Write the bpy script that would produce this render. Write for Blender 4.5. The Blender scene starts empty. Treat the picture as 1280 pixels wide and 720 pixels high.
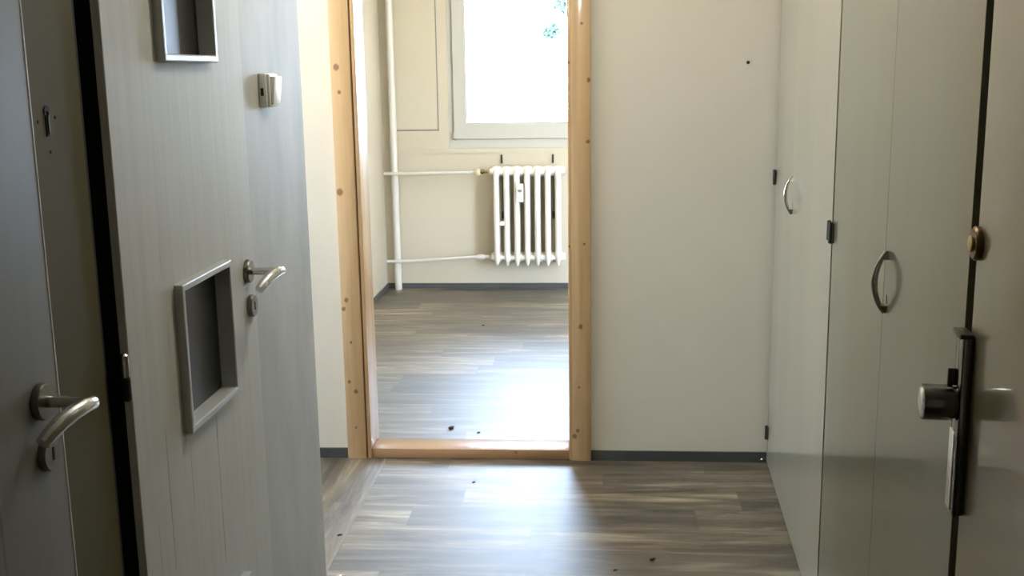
import bpy, bmesh, math, random
from mathutils import Matrix, Vector
random.seed(4)
S = bpy.context.scene
C = S.collection
PI = math.pi

# ------------------------------------------------------------------ camera
cam_data = bpy.data.cameras.new('camera')
cam_data.sensor_width = 36.0
cam_data.lens = 1366.0 / 1280.0 * 36.0
cam_data.clip_start = 0.02
cam = bpy.data.objects.new('camera', cam_data)
C.objects.link(cam)
Yc = Vector((100/1366, -272/1366, 1)).normalized()
Dc = Vector((105/1366, 6900/1366, 1)).normalized()
Dc = (Dc - Dc.dot(Yc)*Yc).normalized()
Zc = -Dc
Xc = Yc.cross(Zc)
rot = Matrix(((Xc.x, -Xc.y, -Xc.z), (Yc.x, -Yc.y, -Yc.z), (Zc.x, -Zc.y, -Zc.z)))
cam.matrix_world = Matrix.Translation((0, 0, 1.5)) @ rot.to_4x4()
S.camera = cam

# ------------------------------------------------------------------ world and exposure
S.view_settings.view_transform = 'Standard'
S.view_settings.look = 'None'
S.view_settings.gamma = 1.0
S.view_settings.use_curve_mapping = False
S.view_settings.exposure = 0.25
SKY_STRENGTH = 32.0
world = bpy.data.worlds.new('overcast_sky')
S.world = world
world.use_nodes = True
wn = world.node_tree.nodes; wl = world.node_tree.links
wn.clear()
wo = wn.new('ShaderNodeOutputWorld'); bg = wn.new('ShaderNodeBackground')
tc = wn.new('ShaderNodeTexCoord'); sx = wn.new('ShaderNodeSeparateXYZ'); cr = wn.new('ShaderNodeValToRGB')
cr.color_ramp.elements[0].position = 0.0
cr.color_ramp.elements[0].color = (0.40, 0.40, 0.36, 1)
cr.color_ramp.elements[1].position = 1.0
cr.color_ramp.elements[1].color = (0.50, 0.68, 1.0, 1)
e = cr.color_ramp.elements.new(0.5); e.color = (0.58, 0.74, 1.0, 1)
e = cr.color_ramp.elements.new(0.47); e.color = (0.45, 0.46, 0.40, 1)
mr = wn.new('ShaderNodeMapRange'); mr.inputs['From Min'].default_value = -1; mr.inputs['From Max'].default_value = 1
wl.new(tc.outputs['Generated'], sx.inputs[0]); wl.new(sx.outputs['Z'], mr.inputs['Value'])
wl.new(mr.outputs[0], cr.inputs[0]); wl.new(cr.outputs[0], bg.inputs['Color'])
bg.inputs['Strength'].default_value = SKY_STRENGTH
wl.new(bg.outputs[0], wo.inputs[0])

# ------------------------------------------------------------------ material helpers
class NB:
    def __init__(s, name):
        s.m = bpy.data.materials.new(name); s.m.use_nodes = True
        s.nt = s.m.node_tree; s.n = s.nt.nodes; s.l = s.nt.links
        s.p = s.n['Principled BSDF']
    def new(s, t, **kw):
        x = s.n.new(t)
        for k, v in kw.items(): setattr(x, k, v)
        return x
    def put(s, sock, v):
        if hasattr(v, 'links') or isinstance(v, bpy.types.NodeSocket): s.l.new(v, sock)
        else: sock.default_value = v
    def math(s, op, a, b=None, c=None, clamp=False):
        x = s.new('ShaderNodeMath', operation=op); x.use_clamp = clamp
        s.put(x.inputs[0], a)
        if b is not None: s.put(x.inputs[1], b)
        if c is not None: s.put(x.inputs[2], c)
        return x.outputs[0]
    def geo(s): return s.new('ShaderNodeTexCoord').outputs['Object']
    def mapping(s, v, scale=(1, 1, 1), loc=(0, 0, 0), rot=(0, 0, 0)):
        x = s.new('ShaderNodeMapping'); s.l.new(v, x.inputs[0])
        x.inputs['Scale'].default_value = scale; x.inputs['Location'].default_value = loc
        x.inputs['Rotation'].default_value = rot
        return x.outputs[0]
    def noise(s, v, scale, detail=4, rough=0.55, dist=0.0):
        x = s.new('ShaderNodeTexNoise'); s.l.new(v, x.inputs['Vector'])
        x.inputs['Scale'].default_value = scale; x.inputs['Detail'].default_value = detail
        x.inputs['Roughness'].default_value = rough; x.inputs['Distortion'].default_value = dist
        return x.outputs['Fac']
    def ramp(s, f, stops):
        x = s.new('ShaderNodeValToRGB'); s.l.new(f, x.inputs[0])
        el = x.color_ramp.elements
        while len(el) > 1: el.remove(el[-1])
        el[0].position = stops[0][0]; el[0].color = (*stops[0][1], 1)
        for p, c in stops[1:]:
            k = el.new(p); k.color = (*c, 1)
        return x.outputs[0]
    def mix(s, f, a, b, mode='MIX'):
        x = s.new('ShaderNodeMix', data_type='RGBA', blend_type=mode)
        s.put(x.inputs[0], f)
        s.put(x.inputs[6], (*a, 1) if isinstance(a, tuple) else a)
        s.put(x.inputs[7], (*b, 1) if isinstance(b, tuple) else b)
        return x.outputs[2]
    def bump(s, h, strength=0.2, dist=0.01):
        x = s.new('ShaderNodeBump'); s.l.new(h, x.inputs['Height'])
        x.inputs['Strength'].default_value = strength; x.inputs['Distance'].default_value = dist
        s.l.new(x.outputs[0], s.p.inputs['Normal'])
    def set(s, **kw):
        for k, v in kw.items(): s.put(s.p.inputs[k.replace('_', ' ')], (*v, 1) if isinstance(v, tuple) and len(v) == 3 else v)
        return s.m
    def box(s, v, a0, a1, w0, w1, c0, c1):   # mask of a thin line: axis sockets
        pass

def paint(name, col, rough=0.6, var=0.06, scale=2.0, coat=0.0, streak=None, bump=0.05):
    b = NB(name); g = b.geo()
    n = b.noise(b.mapping(g, streak) if streak else g, scale, 5)
    lo = tuple(max(0, c*(1-var)) for c in col); hi = tuple(min(1, c*(1+var)) for c in col)
    c = b.ramp(n, [(0.3, lo), (0.7, hi)])
    b.set(Base_Color=c, Roughness=rough, Coat_Weight=coat, Coat_Roughness=0.12)
    if bump: b.bump(b.noise(g, 160, 3), bump, 0.002)
    return b.m

def metal(name, col, rough=0.25, metallic=1.0):
    b = NB(name); g = b.geo()
    n = b.noise(g, 30, 2)
    r = b.math('MULTIPLY_ADD', n, 0.08, rough-0.04)
    return b.set(Base_Color=col, Roughness=r, Metallic=metallic)

M = {}
M['wall'] = paint('cream_wall_paint', (0.56, 0.495, 0.375), 0.55, 0.04, 1.6, bump=0.12)
M['wall_hall'] = paint('offwhite_wall_paint', (0.74, 0.675, 0.56), 0.5, 0.035, 1.8, bump=0.10)
M['ceiling'] = paint('white_ceiling_paint', (0.78, 0.77, 0.73), 0.8, 0.03, 2)
M['white'] = paint('white_enamel', (0.76, 0.73, 0.65), 0.35, 0.02, 4)
M['pipe'] = paint('white_pipe_enamel', (0.64, 0.61, 0.54), 0.35, 0.03, 6)
M['pvc'] = paint('white_window_plastic', (0.50, 0.48, 0.42), 0.5, 0.015, 4, bump=0)
M['olive'] = paint('olive_grey_enamel', (0.088, 0.072, 0.026), 0.75, 0.06, 3)
M['black'] = paint('matt_black', (0.008, 0.008, 0.008), 0.7, 0.1, 5, bump=0)
M['dark'] = paint('dark_bronze', (0.035, 0.03, 0.02), 0.4, 0.1, 20, bump=0)
M['base_vinyl'] = paint('slate_vinyl', (0.070, 0.075, 0.072), 0.35, 0.12, 6)
M['chrome'] = metal('brushed_chrome', (0.62, 0.61, 0.58), 0.2)
M['nickel'] = metal('satin_nickel', (0.20, 0.19, 0.155), 0.32)
M['brass'] = metal('aged_brass', (0.35, 0.27, 0.12), 0.35)
M['bright_steel'] = metal('pale_steel', (0.85, 0.85, 0.82), 0.3)
M['bronze'] = metal('brown_bronze', (0.16, 0.10, 0.05), 0.35)
M['plate'] = metal('dark_steel', (0.13, 0.13, 0.115), 0.16)
M['beige'] = paint('yellowed_plastic', (0.66, 0.58, 0.40), 0.4, 0.03, 9, bump=0)
M['switch'] = paint('ivory_plastic', (0.66, 0.63, 0.55), 0.35, 0.03, 9, bump=0)
M['ground'] = paint('pale_ground', (0.30, 0.31, 0.25), 0.9, 0.2, 0.3)
M['debris'] = paint('dark_debris', (0.035, 0.03, 0.028), 0.8, 0.3, 90, bump=0)
M['grey_plastic'] = paint('grey_plastic', (0.22, 0.21, 0.19), 0.4, 0.05, 9, bump=0)

def door_paint(name, col, lines, rough=0.58):
    """silver-grey painted wood, vertical brushed streaks, scratches at y=..., z range"""
    b = NB(name); g = b.geo()
    n1 = b.noise(b.mapping(g, (1, 22, 0.7)), 3.0, 6, 0.6)
    n2 = b.noise(g, 1.3, 3)
    c1 = b.ramp(n1, [(0.25, tuple(c*0.92 for c in col)), (0.5, col), (0.8, tuple(c*1.08 for c in col))])
    c2 = b.ramp(n2, [(0.3, (0.9, 0.9, 0.88)), (0.7, (1.04, 1.04, 1.05))])
    c = b.mix(1.0, c1, c2, 'MULTIPLY')
    sp = b.new('ShaderNodeSeparateXYZ'); b.l.new(g, sp.inputs[0])
    wob = b.math('MULTIPLY_ADD', b.noise(b.mapping(g, (0, 0, 9)), 2.0, 3), 0.008, -0.004)
    yy = b.math('ADD', sp.outputs['Y'], wob)
    tot = None
    for (y0, z0, z1, w, k) in lines:
        d = b.math('ABSOLUTE', b.math('SUBTRACT', yy, y0))
        m = b.math('SUBTRACT', 1.0, b.math('DIVIDE', d, w), clamp=True)
        zc = (z0+z1)/2; hz = (z1-z0)/2
        e = b.math('ABSOLUTE', b.math('SUBTRACT', sp.outputs['Z'], zc))
        m2 = b.math('MULTIPLY', b.math('SUBTRACT', hz, e), 30.0, clamp=True)
        q = b.math('MULTIPLY', b.math('MULTIPLY', m, m2), k)
        tot = q if tot is None else b.math('MAXIMUM', tot, q)
    if tot is not None:
        brk = b.math('MULTIPLY_ADD', b.noise(b.mapping(g, (1, 30, 14)), 1.0, 3), 2.6, -0.6, clamp=True)
        c = b.mix(b.math('MULTIPLY', tot, brk), c, (0.07, 0.07, 0.06))
    b.set(Base_Color=c, Roughness=b.math('MULTIPLY_ADD', n1, 0.12, rough-0.06), Specular_IOR_Level=0.14)
    b.bump(n1, 0.06, 0.002)
    return b.m

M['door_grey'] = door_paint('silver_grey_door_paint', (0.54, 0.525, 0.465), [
    (1.862, 0.58, 0.88, 0.0035, 1.0), (1.976, 0.66, 0.83, 0.0030, 0.8), (2.126, 0.48, 0.82, 0.0035, 1.0),
    (1.90, 1.14, 1.22, 0.003, 0.5), (1.91, 0.98, 1.06, 0.003, 0.5), (2.19, 0.60, 0.66, 0.003, 0.5), (2.19, 1.25, 1.30, 0.004, 0.4),
    (1.80, 0.3, 0.75, 0.003, 0.5)])
M['bead'] = paint('silver_bead_paint', (0.46, 0.46, 0.43), 0.35, 0.05, 8)
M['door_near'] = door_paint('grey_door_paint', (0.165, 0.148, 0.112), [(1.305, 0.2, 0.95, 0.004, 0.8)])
M['wall_grey'] = paint('blotchy_grey_paint', (0.43, 0.416, 0.373), 0.62, 0.13, 3.2, streak=(1, 2.2, 0.8))

def gloss_paint(name, col, streaks, rough=0.28, coat=0.7, crough=0.09):
    b = NB(name); g = b.geo()
    n2 = b.noise(b.mapping(g, (1, 3.0, 0.5)), 1.6, 4)
    c = b.ramp(n2, [(0.3, tuple(c*0.93 for c in col)), (0.7, tuple(c*1.06 for c in col))])
    w = b.noise(b.mapping(g, (1, 1, 1.0)), 60, 2)
    b.set(Base_Color=c, Roughness=rough, Coat_Weight=coat, Coat_Roughness=b.math('MULTIPLY_ADD', n2, 0.08, crough-0.04))
    b.bump(b.noise(b.mapping(g, (1, 1, 0.35)), 14, 3), 0.02, 0.002)
    return b.m
M['wardrobe'] = gloss_paint('greygreen_gloss_paint', (0.165, 0.168, 0.122), None)
M['wardrobe_far'] = gloss_paint('greige_gloss_paint', (0.33, 0.305, 0.225), None)
M['entry'] = gloss_paint('beige_gloss_paint', (0.19, 0.158, 0.088), None, 0.3, 0.8, 0.06)

def floor_mat(name, rotated=False):
    b = NB(name); g = b.geo()
    v = b.mapping(g, rot=(0, 0, PI/2)) if rotated else g
    sp = b.new('ShaderNodeSeparateXYZ'); b.l.new(v, sp.inputs[0])
    W, L = 0.1715, 0.98
    row = b.math('FLOOR', b.math('DIVIDE', b.math('ADD', sp.outputs['Y'], 0.16+0.01), W))
    off = b.math('FRACT', b.math('MULTIPLY', b.math('SINE', b.math('MULTIPLY', row, 12.9898)), 43758.5))
    xs = b.math('ADD', b.math('DIVIDE', sp.outputs['X'], L), off)
    col = b.math('FLOOR', xs)
    cmb = b.new('ShaderNodeCombineXYZ'); b.l.new(row, cmb.inputs[0]); b.l.new(col, cmb.inputs[1])
    wn_ = b.new('ShaderNodeTexWhiteNoise', noise_dimensions='3D'); b.l.new(cmb.outputs[0], wn_.inputs['Vector'])
    rnd = wn_.outputs['Value']
    fy = b.math('FRACT', b.math('DIVIDE', b.math('ADD', sp.outputs['Y'], 0.16+0.01), W))
    fx = b.math('FRACT', xs)
    jy = b.math('LESS_THAN', b.math('MINIMUM', fy, b.math('SUBTRACT', 1.0, fy)), 0.008)
    jx = b.math('LESS_THAN', b.math('MINIMUM', fx, b.math('SUBTRACT', 1.0, fx)), 0.0016)
    # grain: offset per plank, stretched along the plank
    c2 = b.new('ShaderNodeCombineXYZ')
    b.l.new(b.math('MULTIPLY_ADD', rnd, 37.0, sp.outputs['X']), c2.inputs[0])
    b.l.new(b.math('MULTIPLY', sp.outputs['Y'], 8.0), c2.inputs[1])
    b.l.new(b.math('MULTIPLY', rnd, 11.0), c2.inputs[2])
    gr = b.noise(c2.outputs[0], 2.3, 7, 0.62, 0.5)
    c3 = b.new('ShaderNodeCombineXYZ')
    b.l.new(b.math('MULTIPLY_ADD', rnd, 51.0, b.math('MULTIPLY', sp.outputs['X'], 3.0)), c3.inputs[0])
    b.l.new(b.math('MULTIPLY', sp.outputs['Y'], 90.0), c3.inputs[1])
    fine = b.noise(c3.outputs[0], 1.0, 3, 0.6)
    base = b.ramp(gr, [(0.36, (0.028, 0.018, 0.009)), (0.46, (0.078, 0.056, 0.032)), (0.56, (0.138, 0.105, 0.068)), (0.68, (0.27, 0.222, 0.158))])
    tone = b.ramp(rnd, [(0.0, (0.58, 0.58, 0.59)), (0.5, (0.98, 0.98, 0.98)), (1.0, (1.5, 1.46, 1.38))])
    c = b.mix(1.0, base, tone, 'MULTIPLY')
    ft = b.ramp(fine, [(0.3, (0.86, 0.86, 0.86)), (0.65, (1.06, 1.06, 1.06))])
    c = b.mix(1.0, c, ft, 'MULTIPLY')
    c = b.mix(b.math('MULTIPLY', b.math('MAXIMUM', jy, jx), 0.45), c, (0.055, 0.045, 0.035))
    rg = b.math('MULTIPLY_ADD', gr, 0.12, 0.42)
    b.set(Base_Color=c, Roughness=rg, Specular_IOR_Level=0.8, Coat_Weight=0.9, Coat_Roughness=0.52)
    b.bump(fine, 0.04, 0.0008)
    return b.m
M['floor'] = floor_mat('taupe_oak_vinyl')
M['floor_rot'] = floor_mat('taupe_oak_vinyl_turned', True)
M['seam'] = paint('pale_oak_vinyl_edge', (0.24, 0.21, 0.165), 0.4, 0.15, 12)

def pine(name, knots, along='Z', tint=(0.62, 0.40, 0.20)):
    b = NB(name); g = b.geo()
    sc = (26, 26, 1.3) if along == 'Z' else (1.3, 26, 26)
    n = b.noise(b.mapping(g, sc), 1.0, 5, 0.6, 0.6)
    c = b.ramp(n, [(0.25, tuple(t*0.80 for t in tint)), (0.5, tint), (0.75, tuple(min(1, t*1.16) for t in tint))])
    sp = b.new('ShaderNodeSeparateXYZ'); b.l.new(g, sp.inputs[0])
    nz = b.math('MULTIPLY_ADD', b.noise(g, 70, 2), 0.012, -0.006)
    for (kx, kz, r) in knots:
        dx = b.math('ADD', b.math('SUBTRACT', sp.outputs['X'], kx), nz)
        dz = b.math('MULTIPLY', b.math('SUBTRACT', sp.outputs['Z'], kz), 0.85)
        d = b.math('SQRT', b.math('ADD', b.math('MULTIPLY', dx, dx), b.math('MULTIPLY', dz, dz)))
        m = b.math('SUBTRACT', 1.0, b.math('DIVIDE', d, r*1.05), clamp=True)
        m = b.math('MULTIPLY', m, 2.4, clamp=True)
        c = b.mix(b.math('MULTIPLY', m, 0.85), c, (0.20, 0.085, 0.03))
    b.set(Base_Color=c, Roughness=0.38, Coat_Weight=0.6, Coat_Roughness=0.12)
    b.bump(n, 0.08, 0.002)
    return b.m
M['pine'] = pine('varnished_knotty_pine', [(-0.946, 1.526, .013), (-0.938, 1.435, .008), (-0.953, 1.062, .014), (-0.947, 0.644, .010),
    (-0.958, 0.609, .009), (-0.949, 0.317, .007), (-0.925, 0.278, .009), (-0.936, 0.476, .006), (-0.952, 1.85, .012), (-0.93, 0.13, .005),
    (-0.037, 1.668, .006), (-0.012, 1.466, .009), (-0.015, 1.242, .007), (-0.043, 0.541, .010), (-0.068, 0.102, .010), (-0.057, 0.125, .009),
    (-0.03, 0.86, .005), (-0.05, 0.30, .005), (-0.086, 1.53, .006), (-0.086, 0.85, .005)], 'Z', (0.60, 0.39, 0.195))
M['pine_edge'] = pine('dark_pine_groove', [], 'Z', (0.18, 0.085, 0.035))
M['pine_sill'] = pine('varnished_pine_threshold', [(-0.3, 0.03, .006)], 'X', (0.42, 0.24, 0.115))

def glass(name, tint=(1, 1, 1)):
    b = NB(name); b.n.remove(b.p)
    out = b.n['Material Output']
    tr = b.new('ShaderNodeBsdfTransparent'); tr.inputs[0].default_value = (*tint, 1)
    gl = b.new('ShaderNodeBsdfGlossy'); gl.inputs['Roughness'].default_value = 0.0
    n = b.noise(b.geo(), 3, 1)
    fr = b.new('ShaderNodeFresnel'); fr.inputs[0].default_value = 1.45
    mx = b.new('ShaderNodeMixShader')
    b.l.new(b.math('MULTIPLY', fr.outputs[0], 0.9), mx.inputs[0]); b.l.new(tr.outputs[0], mx.inputs[1]); b.l.new(gl.outputs[0], mx.inputs[2])
    b.l.new(mx.outputs[0], out.inputs[0])
    return b.m
M['glass'] = glass('window_glass', (0.97, 0.98, 0.97))
b_ = NB('dark_door_glass'); n_ = b_.noise(b_.geo(), 14, 2)
M['dark_glass'] = b_.set(Base_Color=b_.ramp(n_, [(0.3, (0.018, 0.019, 0.018)), (0.7, (0.024, 0.025, 0.024))]), Roughness=0.35, Specular_IOR_Level=0.4)
b_ = NB('birch_leaf'); n_ = b_.noise(b_.geo(), 2, 3)
M['leaf'] = b_.set(Base_Color=b_.ramp(n_, [(0.3, (0.058, 0.10, 0.09)), (0.7, (0.068, 0.115, 0.10))]), Roughness=0.6)
M['bark'] = paint('grey_bark', (0.12, 0.10, 0.08), 0.9, 0.3, 6)

# ------------------------------------------------------------------ mesh helpers
def add_box(bm, x0, x1, y0, y1, z0, z1, bevel=0.0, seg=2):
    r = bmesh.ops.create_cube(bm, size=1.0)
    vs = r['verts']
    for v in vs:
        v.co = Vector((x0 + (v.co.x+.5)*(x1-x0), y0 + (v.co.y+.5)*(y1-y0), z0 + (v.co.z+.5)*(z1-z0)))
    if bevel > 0:
        es = list({e for v in vs for e in v.link_edges})
        bmesh.ops.bevel(bm, geom=es, offset=bevel, segments=seg, affect='EDGES', profile=0.5)

def frame_of(t):
    t = t.normalized()
    up = Vector((0, 0, 1)) if abs(t.z) < 0.9 else Vector((0, 1, 0))
    a = t.cross(up).normalized(); return a, t.cross(a).normalized()

def add_tube(bm, pts, rad, n=16, caps=True, sx_=1.0, sy_=1.0):
    pts = [Vector(p) for p in pts]
    if not isinstance(rad, (list, tuple)): rad = [rad]*len(pts)
    rings = []; prev = None
    for i, p in enumerate(pts):
        t = (pts[min(i+1, len(pts)-1)] - pts[max(i-1, 0)]).normalized()
        if prev is None: a, b = frame_of(t)
        else:
            a = (prev - t*prev.dot(t)).normalized(); b = t.cross(a).normalized()
        prev = a
        rings.append([bm.verts.new(p + (a*math.cos(2*PI*k/n)*sx_ + b*math.sin(2*PI*k/n)*sy_)*rad[i]) for k in range(n)])
    for i in range(len(rings)-1):
        for k in range(n):
            bm.faces.new((rings[i][k], rings[i][(k+1) % n], rings[i+1][(k+1) % n], rings[i+1][k]))
    if caps:
        bm.faces.new(rings[0][::-1]); bm.faces.new(rings[-1])

def add_lathe(bm, origin, axis, profile, n=32):   # profile: (distance along axis, radius)
    o = Vector(origin); ax = Vector(axis).normalized()
    pts = [o + ax*d for d, r in profile]
    a, b = frame_of(ax); rings = []
    for p, (d, r) in zip(pts, profile):
        rings.append([bm.verts.new(p + (a*math.cos(2*PI*k/n) + b*math.sin(2*PI*k/n))*max(r, 1e-5)) for k in range(n)])
    for i in range(len(rings)-1):
        for k in range(n):
            bm.faces.new((rings[i][k], rings[i][(k+1) % n], rings[i+1][(k+1) % n], rings[i+1][k]))
    bm.faces.new(rings[0][::-1]); bm.faces.new(rings[-1])

def add_slab(bm, axis, a0, a1, cs, ds, holes):
    """slab across one axis (a0..a1); cs, ds are the grid lines of the other two axes; holes = set of (i, j) cells left open"""
    nc, nd = len(cs), len(ds)
    def P(a, c, d): return (a, c, d) if axis == 'x' else (c, a, d)
    V = {}
    def v(s, i, j):
        if (s, i, j) not in V: V[(s, i, j)] = bm.verts.new(P((a0, a1)[s], cs[i], ds[j]))
        return V[(s, i, j)]
    solid = lambda i, j: 0 <= i < nc-1 and 0 <= j < nd-1 and (i, j) not in holes
    for i in range(nc-1):
        for j in range(nd-1):
            if not solid(i, j): continue
            for s in (0, 1): bm.faces.new((v(s, i, j), v(s, i+1, j), v(s, i+1, j+1), v(s, i, j+1)))
            for (di, dj, p, q) in ((-1, 0, (i, j), (i, j+1)), (1, 0, (i+1, j), (i+1, j+1)), (0, -1, (i, j), (i+1, j)), (0, 1, (i, j+1), (i+1, j+1))):
                if not solid(i+di, j+dj):
                    bm.faces.new((v(0, *p), v(0, *q), v(1, *q), v(1, *p)))

def BM(): return bmesh.new()

def obj(name, bm, mat, parent=None, smooth=True, bevel=0.0):
    bmesh.ops.recalc_face_normals(bm, faces=bm.faces[:])
    me = bpy.data.meshes.new(name); bm.to_mesh(me); bm.free()
    me.materials.append(mat)
    if smooth:
        for p in me.polygons: p.use_smooth = True
        me.set_sharp_from_angle(angle=math.radians(35))
    o = bpy.data.objects.new(name, me); C.objects.link(o)
    if parent: o.parent = parent
    if bevel > 0:
        md = o.modifiers.new('bevel', 'BEVEL'); md.width = bevel; md.segments = 2; md.limit_method = 'ANGLE'
        md.angle_limit = math.radians(40)
    return o

def empty(name, loc=(0, 0, 0), rz=0.0, parent=None):
    o = bpy.data.objects.new(name, None); C.objects.link(o)
    o.location = loc; o.rotation_euler = (0, 0, rz)
    if parent: o.parent = parent
    return o
def tag(o, label=None, cat=None, group=None, kind=None):
    if label: o['label'] = label
    if cat: o['category'] = cat
    if group: o['group'] = group
    if kind: o['kind'] = kind
    return o
def boxo(name, dims, mat, parent=None, bevel=0.0):
    bm = BM(); add_box(bm, *dims, bevel=bevel); return obj(name, bm, mat, parent, smooth=False)
def struct(name, dims_list, mat, label=None):
    bm = BM()
    for d in dims_list: add_box(bm, *d)
    return tag(obj(name, bm, mat, None, smooth=False), label, kind='structure')

# ------------------------------------------------------------------ the shell
YB = 4.09      # hall side of the partition with the pine doorway
YF = 7.55      # window wall
HC = 2.60
struct('floor', [(-0.815, 1.5, -1.5, YB+0.06, -0.08, 0.0), (-1.60, 2.6, YB+0.06, YF+0.25, -0.08, 0.0)], M['floor'], 'grey-brown oak plank vinyl floor, planks running across')
struct('floor', [(-3.30, -0.815, 2.7, YB+0.06, -0.08, 0.0)], M['floor_rot'], 'grey-brown plank vinyl floor of the side passage, planks turned lengthwise')
struct('trim_1', [(-0.822, -0.812, 3.0, YB-0.01, 0.0, 0.0015)], M['seam'], 'pale joint line between the two vinyl floor sheets')
struct('ceiling', [(-3.3, 2.6, -1.5, YF+0.25, HC, HC+0.1)], M['ceiling'])
# left hall wall: grey painted block with the doors hung on it; slots are cut where the rebated doors sit
DX = -0.78     # face of the closed left doors
WX = -0.796    # face of the wall behind them
struct('wall_left', [(-0.92, WX, 2.43, 3.0, 0, HC), (-3.2, -0.92, 2.88, 3.0, 0, HC), (-0.92, -0.87, 1.60, 2.43, 0, HC),
                     (-0.87, WX, 1.77, 2.43, 1.98, HC)], M['wall_grey'], 'blotchy grey painted wall end with the light switch')
struct('wall_left', [(-0.92, WX-0.006, -1.5, 1.688, 0, HC)], M['olive'], 'olive grey wall strip between the two left doors')
struct('wall_back', [(-0.92, 1.5, -1.6, -1.5, 0, HC)], M['wall_hall'])
struct('wall_right', [(0.72, 0.84, 4.0, YB+0.01, 0, HC), (1.30, 1.42, -1.5, YB, 0, HC)], M['wall_hall'])
# partition with the doorway
bm = BM()
add_slab(bm, 'y', YB, YB+0.14, [-3.3, -0.893, -0.078, 1.5], [0, 2.02, HC], {(1, 0)})
tag(obj('wall_partition', bm, M['wall_hall'], smooth=False), 'off-white partition wall around the pine doorway', kind='structure')
# side passage, with an unseen window added for daylight
bm = BM(); add_slab(bm, 'x', -3.3, -3.2, [2.88, 3.08, 4.02, YB+0.14], [0, 0.9, 2.3, HC], {(1, 1)})
tag(obj('wall_side', bm, M['wall_hall'], smooth=False), kind='structure')
# back room
struct('wall_room_left', [(-1.60, -1.45, YB+0.14, YF+0.25, 0, HC)], M['wall'], 'cream left wall of the back room')
struct('wall_room_right', [(2.45, 2.6, YB+0.14, YF+0.25, 0, HC)], M['wall'])
WZ0, WZ1, WX0, WX1 = 0.985, 2.38, -0.985, 1.30
bm = BM(); add_slab(bm, 'y', YF, YF+0.25, [-1.45, WX0, WX1, 2.45], [0, WZ0, WZ1, HC], {(1, 1)})
tag(obj('wall_far', bm, M['wall'], smooth=False), 'cream window wall of the back room behind the radiator', kind='structure')

# skirting
struct('baseboard_hall', [(-0.005, 0.672, YB-0.008, YB, 0, 0.040)], M['base_vinyl'], 'slate grey vinyl skirting right of the pine doorway')
struct('baseboard_passage', [(-3.2, -0.968, YB-0.008, YB, 0, 0.040)], M['base_vinyl'], 'slate grey vinyl skirting left of the pine doorway')
struct('baseboard_far', [(-1.45, 2.45, YF-0.008, YF, 0, 0.038)], M['base_vinyl'], 'slate grey vinyl skirting under the radiator')
struct('baseboard_room_left', [(-1.45, -1.442, YB+0.14, YF, 0, 0.038)], M['base_vinyl'])

# ------------------------------------------------------------------ window
win = tag(empty('window_1', ((WX0+WX1)/2, YF+0.06, WZ0)), 'white framed window above the radiator', kind='structure')
def wpart(name, bm, mat):
    o = obj(name, bm, mat, win); o.matrix_parent_inverse = Matrix.Translation(-win.location); return o
bm = BM(); add_slab(bm, 'y', YF+0.015, YF+0.085, [WX0, WX0+.045, WX1-.045, WX1], [WZ0, WZ0+.06, WZ1-.05, WZ1], {(1, 1)}); wpart('window_frame', bm, M['pvc'])
def sash(x0, x1, name='window_sash'):
    z0, z1 = WZ0+.062, WZ1-.06
    bm = BM(); add_slab(bm, 'y', YF-0.005, YF+0.06, [x0, x0+.088, x1-.088, x1], [z0, z0+.108, z1-.09, z1], {(1, 1)})
    s = wpart(name, bm, M['pvc']); md = s.modifiers.new('bevel', 'BEVEL'); md.width = .005; md.segments = 2
    bm = BM(); add_slab(bm, 'y', YF-0.001, YF+0.045, [x0+.083, x0+.092, x1-.092, x1-.083], [z0+.103, z0+.112, z1-.094, z1-.085], {(1, 1)})
    wpart('gasket', bm, M['grey_plastic'])
    bm = BM(); add_box(bm, x0+.086, x1-.086, YF+0.028, YF+0.034, z0+.106, z1-.088); wpart('pane', bm, M['glass'])
    bm = BM(); add_lathe(bm, (x0-.004, YF-.008, z0+.01), (0, 0, 1), [(0, .006), (.002, .007), (.03, .007), (.032, .005)], 12)
    add_box(bm, x0-.01, x0+.012, YF-.012, YF+.01, z0-.012, z0-.002); wpart('window_hinge', bm, M['pvc'])
sash(WX0+.035, 0.155); sash(0.160, WX1-.035)
# unseen window added at the passage end to brighten the hall
added_win = tag(empty('added_window', (-3.25, 3.55, 0.9)), kind='structure')
bm = BM(); add_slab(bm, 'x', -0.03, 0.03, [-.47, -.40, .40, .47], [0, .07, 1.33, 1.4], {(1, 1)}); obj('window_frame', bm, M['pvc'], added_win)
bm = BM(); add_box(bm, -.003, .003, -.41, .41, .06, 1.34); obj('pane', bm, M['glass'], added_win)

# infill panel left of the window
pn = tag(empty('infill_panel', (-1.21, YF, 1.11)), 'flat cream infill panel with a dark joint, left of the window', 'panel')
boxo('panel_board', (-0.150, 0.150, -0.010, 0.0, 0.006, 1.40), M['wall'], pn, bevel=.002)
boxo('joint_strip', (-0.152, 0.158, -0.004, 0.0, -0.002, 0.006), M['grey_plastic'], pn)
boxo('joint_strip', (0.1505, 0.157, -0.004, 0.0, 0.006, 1.40), M['grey_plastic'], pn)
struct('trim_2', [(-1.45, 2.45, YF-0.012, YF, 0.955, 0.983)], M['wall'], 'thin cream ledge under the window')

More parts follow.
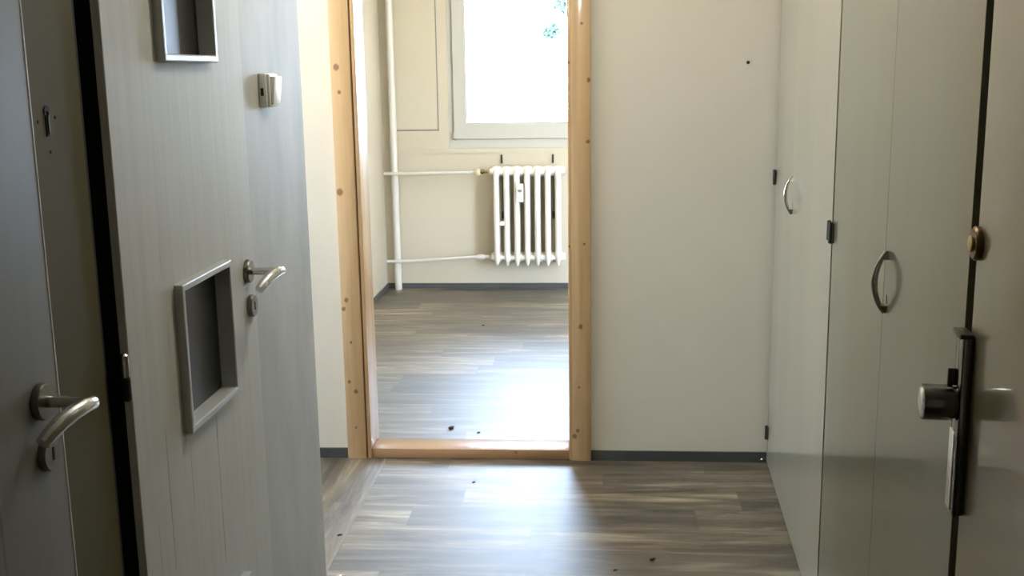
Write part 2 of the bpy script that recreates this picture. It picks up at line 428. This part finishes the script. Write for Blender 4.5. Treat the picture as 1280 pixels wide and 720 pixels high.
# ------------------------------------------------------------------ pine doorway
df = tag(empty('door_frame', (-0.487, YB, 0)), 'varnished knotty pine doorway frame into the back room', 'door frame')
def fpart(name, dims, mat, bevel=0.002, label=None):
    bm = BM(); add_box(bm, *dims, bevel=bevel); o = obj(name, bm, mat, df)
    o.matrix_parent_inverse = Matrix.Translation(-df.location)
    if label: o['label'] = label
    return o
fpart('casing', (-0.968, -0.893, YB-0.018, YB+0.001, 0, 2.10), M['pine'], .003)
fpart('casing', (-0.078, -0.005, YB-0.018, YB+0.001, 0, 2.10), M['pine'], .003)
fpart('casing', (-0.893, -0.078, YB-0.018, YB+0.001, 2.02, 2.10), M['pine'], .003)
fpart('groove_strip', (-0.893, -0.886, YB-0.004, YB+0.01, 0, 2.02), M['pine_edge'], 0)
fpart('jamb', (-0.888, -0.874, YB-0.012, YB+0.150, 0, 2.02), M['pine'])
fpart('jamb', (-0.090, -0.078, YB-0.012, YB+0.150, 0, 2.02), M['pine'])
fpart('head_jamb', (-0.874, -0.090, YB-0.012, YB+0.150, 2.008, 2.02), M['pine'])
fpart('threshold', (-0.874, -0.090, YB-0.006, YB+0.120, 0, 0.040), M['pine_sill'], .004, 'brown pine threshold board')

# ------------------------------------------------------------------ left panel door with three glazed openings
def lever_handle(parent, y, z, face, side=-1):
    """rose + neck + curved lever, local x out of the door (+x), lever runs to -y"""
    h = empty('door_handle', (face, y, z), 0, parent)
    bm = BM(); add_lathe(bm, (0, 0, 0), (1, 0, 0), [(0, .0265), (.008, .0265), (.011, .0245), (.0115, .013)], 40); obj('rose', bm, M['nickel'], h)
    pts = [(0.010, 0, 0), (0.040, 0, 0), (0.060, 0.001, 0)]
    for k in range(0, 9):
        a = k/8*PI/2
        pts.append((0.062 + 0.024*math.sin(a), 0.0 - 0.026*(1-math.cos(a)), 0.0))
    pts = [(x, y, 0.006*min(1, -y/.026)) for x, y, z in pts]
    pts += [(0.0865, -0.045, 0.008), (0.083, -0.070, 0.006), (0.077, -0.092, 0.0), (0.070, -0.112, -0.010), (0.066, -0.124, -0.018)]
    rr = [.0085]*3 + [.0092]*4 + [.0105]*5 + [.0112, .0112, .0112, .0108, .0095]
    bm = BM(); add_tube(bm, pts, rr, 20); obj('lever', bm, M['chrome'], h)
    return h
def escutcheon(parent, y, z, face):
    h = empty('keyhole_plate', (face, y, z), 0, parent)
    bm = BM(); add_lathe(bm, (0, 0, 0), (1, 0, 0), [(0, .0255), (.008, .0255), (.011, .0235), (.0112, .010)], 40)
    obj('rose', bm, M['nickel'], h)
    bm = BM(); add_box(bm, .009, .0122, -.0032, .0032, -.010, .010, bevel=.0012)
    obj('keyhole', bm, M['black'], h)
def pin_hinge(parent, x, y, z, mat=None, dark=True, name='hinge'):
    h = empty(name, (x, y, z), 0, parent)
    bm = BM(); add_lathe(bm, (0, 0, 0), (0, 0, 1), [(0, .0065), (.001, .0075), (.038, .0075), (.041, .004)], 18); obj('pin', bm, mat or M['chrome'], h)
    bm = BM(); add_lathe(bm, (0, 0, -.042), (0, 0, 1), [(0, .004), (.003, .0075), (.040, .0075), (.041, .006)], 18); obj('barrel', bm, M['black'] if dark else M['dark'], h)

D1Y0, D1Y1 = 1.735, 2.440
door1 = tag(empty('door_1', (DX, (D1Y0+D1Y1)/2, 0.01)), 'closed silver-grey door with three small framed glass openings, lever at its right edge', 'door', kind='structure')
oy = (D1Y0+D1Y1)/2
WINS = [(0.130, 0.405), (0.830, 1.115), (1.530, 1.815)]
gy0, gy1 = 1.955, 2.235
cs = [D1Y0-oy, gy0-oy, gy1-oy, D1Y1-oy]
ds = [0.0] + [z-0.01 for w in WINS for z in w] + [1.985]
bm = BM(); add_slab(bm, 'x', -0.015, 0.0, cs, ds, {(1, 1), (1, 3), (1, 5)})
def dpart(name, bm, mat, wz=True, **k):
    return obj(name, bm, mat, door1, **k)
leaf = dpart('door_panel', bm, M['door_grey'], smooth=False); leaf.modifiers.new('bevel', 'BEVEL').width = .0015
# the material is laid out in room metres: shift its object space to the room
leaf.location = (-DX, -oy, -0.01)
leaf.data.transform(Matrix.Translation((DX, oy, 0.01)))
cs2 = [D1Y0+.025-oy, gy0-oy, gy1-oy, D1Y1-.012-oy]
bm = BM(); add_slab(bm, 'x', -0.05, -0.0155, cs2, [d if 0 < d < 1.9 else min(d, 1.965) for d in ds], {(1, 1), (1, 3), (1, 5)})
dpart('door_core', bm, M['wall_grey'], smooth=False)
for (z0, z1) in WINS:
    z0 -= .01; z1 -= .01
    w = empty('glazed_opening', (0, (gy0+gy1)/2-oy, (z0+z1)/2), 0, door1)
    hy, hz = (gy1-gy0)/2, (z1-z0)/2
    f = .011
    bm = BM(); add_slab(bm, 'x', -0.026, 0.017, [-hy-.003, -hy+f, hy-f, hy+.003], [-hz-.003, -hz+f, hz-f, hz+.003], {(1, 1)})
    o = obj('glazing_bead', bm, M['bead'], w, smooth=False); md = o.modifiers.new('bevel', 'BEVEL'); md.width = .003; md.segments = 2
    bm = BM(); add_box(bm, -0.022, -0.018, -hy+.004, hy-.004, -hz+.004, hz-.004); obj('pane', bm, M['dark_glass'], w)
lever_handle(door1, 2.384-oy, 1.066-.01, 0.0)
escutcheon(door1, 2.395-oy, 0.984-.01, 0.0)
pin_hinge(door1, -0.003, D1Y0-.012-oy, 1.005-.01)
pin_hinge(door1, -0.003, D1Y0-.012-oy, 0.25)
pin_hinge(door1, -0.003, D1Y0-.012-oy, 1.75)
struct('trim_3', [(-0.868, -0.804, 1.690, 1.699, 0, 1.99), (-0.868, -0.862, 1.699, 1.76, 0, 1.99), (-0.868, -0.800, 1.757, 1.768, 0, 1.99)], M['black'], 'black lining that darkens the gap beside the grey glazed door')  # black lining puts the shade of the rebate gap into colour

# near left door
D2Y0, D2Y1 = 0.62, 1.490
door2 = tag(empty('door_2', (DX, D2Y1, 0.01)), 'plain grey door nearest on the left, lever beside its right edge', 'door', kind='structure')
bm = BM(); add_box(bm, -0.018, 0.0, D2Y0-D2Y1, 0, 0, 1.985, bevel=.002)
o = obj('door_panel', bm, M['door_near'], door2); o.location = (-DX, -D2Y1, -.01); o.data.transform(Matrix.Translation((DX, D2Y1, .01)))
bm = BM(); add_box(bm, -0.0185, 0.0006, -0.0015, 0.0012, 0, 1.985); tag(obj('edge_band', bm, M['switch'], door2), 'thin pale strip along the free edge')  # pale strip set along the near door's free edge
lever_handle(door2, 1.433-D2Y1, 1.052-.01, 0.0)
escutcheon(door2, 1.437-D2Y1, 0.974-.01, 0.0)

# broken keyhole in the olive strip
kp = tag(empty('bare_keyhole', (WX-.006, 1.575, 1.44)), 'bare black keyhole with screw holes in the olive strip between the left doors', 'keyhole')
bm = BM(); add_lathe(bm, (-.001, 0, .014), (1, 0, 0), [(0, .0075), (.003, .0075)], 20); obj('round_hole', bm, M['black'], kp)
bm = BM(); add_box(bm, -.001, .002, -.0045, .0045, -.024, .014, bevel=.001); obj('slot', bm, M['black'], kp)
bm = BM(); add_lathe(bm, (.001, .001, .006), (1, 0, 0), [(0, .002), (.003, .0018)], 12); add_box(bm, .001, .0035, -.0006, .0026, -.020, .006); obj('key_pin', bm, M['dark'], kp)
for (dy, dz) in ((-.026, -.001), (.026, .003), (0.003, -.047)):
    bm = BM(); add_lathe(bm, (-.001, dy, dz), (1, 0, 0), [(0, .0026), (.0022, .0026), (.0024, .001)], 12); obj('screw_hole', bm, M['black'], kp)

# ------------------------------------------------------------------ light switch
sw = tag(empty('light_switch', (WX, 2.645, 1.424)), 'ivory rocker light switch on the grey wall end beside the glazed door', 'light switch')
bm = BM(); add_box(bm, 0, .020, -.040, .040, 0, .081, bevel=.004); obj('housing', bm, M['switch'], sw)
bm = BM(); add_box(bm, .018, .027, -.036, .036, .002, .079, bevel=.003); obj('cover_frame', bm, M['switch'], sw)
bm = BM(); add_box(bm, .024, .036, -.030, .030, .007, .073, bevel=.002)
for v in bm.verts:
    if v.co.x > .03: v.co.x += (v.co.z-.04)*0.10
obj('rocker', bm, M['white'], sw)
bm = BM(); add_box(bm, .006, .013, -.0415, -.0395, .028, .046); obj('slot', bm, M['black'], sw)

# ------------------------------------------------------------------ wardrobes on the right
A = 0.0501
wrz = -math.atan(A)
def wx(y): return 0.4686 + A*y
def pull_handle(parent, y, z, facing=-1):
    h = empty('pull_handle', (0, y, z), 0, parent)
    pts = []; rad = []
    for k in range(25):
        t = k/24; s = 2*t-1
        pts.append((-0.004 - 0.020*(1-s*s) if abs(s) < 1 else -0.004, 0, s*0.061))
        rad.append(0.0022 + 0.0022*(1-abs(s))**0.6)
    bm = BM(); add_tube(bm, pts, rad, 12, sx_=1.0, sy_=1.5); obj('bow', bm, M['chrome'], h)
    for s in (-1, 1):
        bm = BM()
        # pointed triangular foot
        zs = [s*.062, s*.046]
        vs = [bm.verts.new(p) for p in ((0, 0, zs[0]), (0, -.009, zs[1]), (0, .009, zs[1]), (-.007, 0, zs[0]*0.99), (-.012, -.006, zs[1]), (-.012, .006, zs[1]))]
        for f in ((0, 1, 2), (3, 5, 4), (0, 3, 4, 1), (0, 2, 5, 3), (1, 4, 5, 2)): bm.faces.new([vs[i] for i in f])
        obj('foot', bm, M['nickel'], h)
    return h
def butt_hinge(parent, y, z, h=.056, second=True):
    b = BM()
    add_lathe(b, (-.006, y, z-h/2), (0, 0, 1), [(0, .003), (.002, .0062), (h-.002, .0062), (h, .003)], 14)
    add_box(b, -.003, .0005, y-.016, y, z-h/2+.003, z+h/2-.003)
    if second:
        add_lathe(b, (-.006, y+.030, z-h/2+.004), (0, 0, 1), [(0, .003), (.002, .0055), (h-.006, .0055), (h-.004, .003)], 14)
    return obj('hinge', b, M['dark'], parent)
def wardrobe(y0, y1, mid, mat, label, hy, hz, ky, hinges, group):
    t = tag(empty('wardrobe', (wx(y0), y0, 0), wrz), label, 'wardrobe', group)
    L = (y1-y0)/math.cos(wrz)
    boxo('carcass', (0.024, 0.56, 0.012, L-.004, 0.0, 2.56), M['wardrobe'], t)
    boxo('back_edge', (0.0225, 0.030, 0.002, L, 0.002, 2.56), M['black'], t)
    m = mid-y0
    for (a, b, hinge_y) in ((0.006, m-.001, None), (m+.001, L-.006, None)):
        d = boxo('door', (0.0, 0.021, a, b, 0.006, 2.55), mat, t, bevel=.0008)
        if a < hy-y0 < b:
            pull_handle(d, hy-y0, hz)
            bm = BM(); add_lathe(bm, (-.0006, ky-y0, hz-.026), (1, 0, 0), [(0, .0022), (.001, .0022)], 10)
            add_box(bm, -.0006, .0006, ky-y0-.0016, ky-y0+.0016, hz-.042, hz-.026); obj('keyhole', bm, M['black'], d)
    for (yy, zz, sec) in hinges: butt_hinge(t, yy-y0, zz, second=sec)
    return t
YW = 4.078
wardrobe(1.612, 2.800, 2.178, M['wardrobe'], 'nearer grey-green gloss built-in wardrobe with the large arched pull', 2.150, 1.084, 2.146,
         [(2.793, 1.088, True)], 'built-in wardrobes along the right wall')
wardrobe(2.808, YW, 3.62, M['wardrobe_far'], 'farther pale built-in wardrobe in the corner beside the off-white wall', 3.585, 1.094, 3.583,
         [(YW-2.808+2.808-.012, 1.106, False), (YW-.012, .127, False)], 'built-in wardrobes along the right wall')

# ------------------------------------------------------------------ entry door, right foreground
EA = math.radians(5.0)
door3 = tag(empty('door_3', (0.547, 1.586, 0.005), -EA), 'beige gloss entrance door at the right edge with its lock plate and knob', 'door', kind='structure')
boxo('door_panel', (0.0, 0.042, -0.90, -0.006, 0, 2.05), M['entry'], door3, bevel=.002)
struct('trim_4', [(0.566, 0.60, 1.50, 1.618, 0, 2.6)], M['black'], 'black gap beside the entrance door')
struct('wall_right', [(0.47, 0.60, -1.5, 0.68, 0, HC)], M['wall_hall'])
struct('wall_right', [(0.56, 0.66, 0.68, 1.60, 2.06, HC)], M['wall_hall'])
lk = empty('lock_plate', (0, -.008, .847-.005), 0, door3)
bm = BM(); add_box(bm, -.016, 0.0, -.022, .020, 0, .274, bevel=.003); obj('plate', bm, M['plate'], lk)
bm = BM(); add_box(bm, -.0175, -.0155, -.008, .018, .004, .125, bevel=.0006); tag(obj('bright_strip', bm, M['bright_steel'], lk), 'shiny lower face of the plate')  # brighter metal strip laid on the lower plate face
bm = BM(); add_box(bm, -.021, -.002, -.024, .024, .268, .276, bevel=.002); obj('end_cap', bm, M['dark'], lk)
bm = BM(); add_lathe(bm, (-.014, .004, .167), (-1, 0, 0), [(0, .0235), (.006, .0235), (.007, .0265), (.047, .0265), (.0485, .0258), (.049, .0245)], 40); obj('door_knob', bm, M['plate'], lk)
bm = BM(); add_lathe(bm, (-.0628, .004, .167), (-1, 0, 0), [(0, .0225), (.002, .020), (.003, .008)], 32); tag(obj('knob_cap', bm, M['chrome'], lk), 'bright end cap')
bm = BM(); add_box(bm, -.026, -.012, .012, .018, .190, .216, bevel=.002); obj('thumb_turn', bm, M['dark'], lk)
rs = empty('upper_lock_rose', (0, -.016, 1.252-.005), 0, door3)
bm = BM(); add_lathe(bm, (0, 0, 0), (-1, 0, 0), [(0, .0245), (.006, .0245), (.009, .0215), (.0095, .012)], 36); obj('rose', bm, M['bronze'], rs)
bm = BM(); add_lathe(bm, (-.008, 0, 0), (-1, 0, 0), [(0, .012), (.005, .0115), (.006, .008)], 28); obj('lock_cylinder', bm, M['brass'], rs)

# ------------------------------------------------------------------ radiator
RY = 7.44
rad = tag(empty('radiator', (-0.44, RY, 0.0)), 'white cast iron radiator with seven sections under the window', 'radiator')
ZT, ZB = 0.832, 0.243
def section(x):
    bm = BM()
    lx = x + 0.44
    for y, w in ((-0.058, .0205), (0.0, .014), (0.058, .0195)):
        # column: flat oval tube from bottom to top, flaring at hubs
        pts = []; rr = []
        for z, r in ((ZB-.055, .003), (ZB-.042, .010), (ZB-.020, .016), (ZB+.02, w), (ZB+.06, w*.98), ((ZB+ZT)/2, w*.98), (ZT-.06, w*.98), (ZT-.02, w), (ZT+.015, .016), (ZT+.027, .010), (ZT+.034, .003)):
            pts.append((lx, y*(1.0 if ZB-.03 < z < ZT+.02 else .93), z)); rr.append(r)
        add_tube(bm, pts, rr, 16, sx_=1.0, sy_=1.0)
    for z in (ZT, ZB):
        add_lathe(bm, (lx-.0345, 0, z), (1, 0, 0), [(0, .030), (.004, .034), (.018, .036), (.0345, .040), (.051, .036), (.065, .034), (.069, .030)], 20)
        add_box(bm, lx-.012, lx+.012, -.060, .060, z-.032, z+.022, bevel=.009)
        for yy in (-.052, .052):
            add_lathe(bm, (lx-.034, yy*.72, z), (1, 0, 0), [(0, .020), (.034, .026), (.068, .020)], 14)
    return obj('radiator_section', bm, M['white'], rad)
for k in range(7): section(-0.650 + k*.070)
for s, x in ((-1, -.650-.0345+.44), (1, -.230+.0345+.44)):
    for z in (ZT, ZB):
        bm = BM(); add_lathe(bm, (x, 0, z), (s, 0, 0), [(0, .028), (.010, .026), (.014, .018)], 20); obj('end_plug', bm, M['white'], rad)
# wall brackets
for x in (-.622, -.268):
    bm = BM(); add_tube(bm, [(x+.44, YF-RY-.002, .905), (x+.44, YF-RY-.03, .905), (x+.44, YF-RY-.036, .918), (x+.44, YF-RY-.036, .935)], .005, 10)
    add_box(bm, x+.44-.006, x+.44+.006, YF-RY-.008, YF-RY+.0, .88, .94, bevel=.001)
    obj('wall_bracket', bm, M['dark'], rad)
for x in (-.615, -.265):
    bm = BM(); add_box(bm, x+.44-.005, x+.44+.005, YF-RY-.03, YF-RY, .50, .83); obj('hanger_bar', bm, M['grey_plastic'], rad)
    bm = BM(); add_box(bm, x+.44-.008, x+.44+.008, YF-RY-.045, YF-RY-.03, .50, .55, bevel=.002); obj('hanger_clip', bm, M['dark'], rad)
boxo('spacer_clip', (-.615-.018+.44, -.615+.018+.44, -.075, -.055, .470, .500), M['white'], rad, bevel=.003)
al = tag(empty('heat_meter', (-.487, RY-.076, .633)), 'small white heat cost meter clipped to the radiator front', 'heat meter')
boxo('meter_body', (-.0245, .0245, -.026, 0, 0, .124), M['white'], al, bevel=.004)
bm = BM(); add_lathe(bm, (0, -.0255, .082), (0, -1, 0), [(0, .015), (.0015, .015)], 24)
for v in list(bm.verts):
    if v.co.z > .086: v.co.z = .086
obj('display', bm, M['grey_plastic'], al)
boxo('cover_line', (-.018, .018, -.0268, -.0255, .028, .030), M['grey_plastic'], al)

# pipes
pr = tag(empty('heating_pipe', (-1.365, YF-.045, 0)), 'white vertical heating pipe with two branches running to the radiator', 'pipe')
bm = BM(); add_tube(bm, [(0, 0, 0.0), (0, 0, 1.0), (0, 0, HC)], .0245, 24); obj('riser', bm, M['pipe'], pr)
bx = -.800+1.365; ry = RY-(YF-.045)
bm = BM(); add_tube(bm, [(-.070, -.032, .822), (0.1, -.036, .820), (bx-.05, ry-.002, .828), (bx, ry, .832)], .0115, 14); obj('supply_branch', bm, M['pipe'], pr)
bm = BM(); add_tube(bm, [(-.070, -.032, .205), (0.1, -.036, .210), (bx+.01, ry, .243)], .0115, 14); add_lathe(bm, (bx+.005, ry, .243), (1, 0, 0), [(0, .015), (.02, .019), (.04, .019), (.055, .013)], 18)
add_tube(bm, [(bx+.05, ry, .243), (bx+.0955, ry, .243)], .012, 12); obj('return_branch', bm, M['pipe'], pr)
vt = empty('valve', (bx, ry, .832), 0, pr)
bm = BM(); add_lathe(bm, (-.004, 0, -.002), (1, 0, 0), [(0, .013), (.006, .022), (.018, .027), (.032, .026), (.040, .018), (.043, .012)], 24); obj('valve_cap', bm, M['beige'], vt)
bm = BM(); add_lathe(bm, (.040, 0, 0), (1, 0, 0), [(0, .012), (.006, .017), (.020, .017), (.026, .011), (.048, .011)], 6); obj('union_nut', bm, M['brass'], vt)

# ------------------------------------------------------------------ small bits
bm = BM(); add_lathe(bm, (0, 0, 0), (0, -1, 0), [(0, .0055), (.004, .0058), (.007, .004), (.0085, .0015)], 16)
o = tag(obj('wall_plug', bm, M['black']), 'small black plug in the off-white wall right of the doorway', 'wall plug'); o.location = (.563, YB, 1.52)
def pebble(x, y, r, label, cat='debris', name='debris_crumb', flat=.5, el=1.8, ang=0.6):
    bm = BM(); bmesh.ops.create_icosphere(bm, subdivisions=2, radius=r)
    for v in bm.verts:
        v.co *= 1 + random.uniform(-.18, .18); v.co.x *= el; v.co.z *= flat
    z0 = min(v.co.z for v in bm.verts)
    for v in bm.verts: v.co.z -= z0
    o = tag(obj(name, bm, M['debris']), label, cat); o.location = (x, y, 0); o.rotation_euler = (0, 0, ang)
pebble(-.604, 4.452, .010, 'dark dry leaf scrap on the room floor just behind the threshold', 'leaf scrap', 'leaf_scrap', .6, 1.6, .9)
pebble(-.441, 3.834, .004, 'tiny dark crumb on the pale hall floor in front of the threshold')
pebble(-.835, 3.345, .005, 'dark speck beside the floor joint at the passage corner')
pebble(.186, 3.199, .006, 'dark crumb on the shaded plank floor before the wardrobes')
pebble(-.655, 6.39, .005, 'dark crumb on the room floor in front of the radiator')
pebble(-.48, 4.40, .005, 'small crumb on the bright room floor right of the leaf scrap')
pebble(.07, 3.12, .004, 'small crumb where the light patch ends on the hall floor')
bm = BM(); add_lathe(bm, (0, 0, 0), (0, 0, 1), [(0, .010), (.003, .010), (.006, .004)], 16); add_box(bm, -.004, .016, -.004, .004, 0, .004)
o = tag(obj('floor_screw', bm, M['chrome']), 'small metal screw on the floor at the grey wall corner', 'screw'); o.location = (-.770, 3.045, 0)
bm = BM(); add_lathe(bm, (0, 0, 0), (0, -1, 0), [(0, .006), (.003, .006), (.006, .003)], 12); add_box(bm, -.010, .002, -.004, 0, -.003, .003)
o = tag(obj('corner_screw', bm, M['chrome']), 'tiny metal screw on the skirting in the wardrobe corner', 'screw'); o.location = (.655, YB-.008, .012)

# ------------------------------------------------------------------ outside the window
tree = tag(empty('tree', (-0.1, 26.0, -6.0)), 'pale washed-out tree outside the window', 'tree')
bm = BM(); add_tube(bm, [(0, 0, 0), (.1, 0, 4), (.3, .2, 8)], [.35, .25, .10], 12)
for k in range(7):
    a = random.uniform(0, 2*PI); add_tube(bm, [(.2, .1, 5+k*.4), (.2+1.2*math.cos(a), .1+1.2*math.sin(a), 6.6+k*.5)], [.07, .02], 6)
obj('trunk', bm, M['bark'], tree)
bm = BM()
for cx_, cz_, rr_ in ((-.85, 8.42, 0.20), (-.55, 9.05, .32), (0.3, 9.6, .6), (.1, 8.9, .3)):
    for k in range(260):
        d = Vector((random.gauss(0, 1), random.gauss(0, 1), random.gauss(0, 1))); d.normalize()
        p = Vector((cx_, .2, cz_)) + d*rr_*random.random()**.5
        u = Vector((random.uniform(-1, 1), random.uniform(-1, 1), random.uniform(-1, 1))).normalized()*.06
        w = u.cross(Vector((random.uniform(-1, 1), random.uniform(-1, 1), random.uniform(-1, 1)))).normalized()*.04
        bm.faces.new([bm.verts.new(p+q) for q in (-u, w, u, -w)])
obj('foliage', bm, M['leaf'], tree, smooth=False)

# ------------------------------------------------------------------ unseen pendants added for brightness (above the frame)
def added_lamp(x, y, z, power, col, label, soft=.10):
    t = tag(empty('added_lamp', (x, y, HC)), label, 'fill_lamp')
    bm = BM(); add_lathe(bm, (0, 0, 0), (0, 0, -1), [(0, .05), (.03, .055), (.045, .03), (.06, .008), (HC-z-.08, .008)], 24); obj('added_rose', bm, M['white'], t)
    bm = BM(); add_lathe(bm, (0, 0, z-HC+.09), (0, 0, -1), [(0, .02), (.02, .03), (.04, .03)], 24); obj('added_socket', bm, M['white'], t)
    ld = bpy.data.lights.new('fill_bulb', 'POINT'); ld.shadow_soft_size = soft; ld.energy = power; ld.color = col  # added light source, lifts the overall brightness
    lo = bpy.data.objects.new('fill_bulb', ld); C.objects.link(lo); lo.parent = t; lo.location = (0, 0, z-HC-.06)
    return t
added_lamp(-0.10, 2.60, 2.32, 20, (1.0, .97, .90), 'added fill bulb over the hall, out of view')
added_lamp(-1.70, 3.50, 2.2, 26, (1.0, .97, .90), 'added fill bulb over the side passage, out of view')
added_lamp(0.6, 5.8, 2.3, 34, (1.0, .96, .88), 'added fill bulb over the back room, out of view')
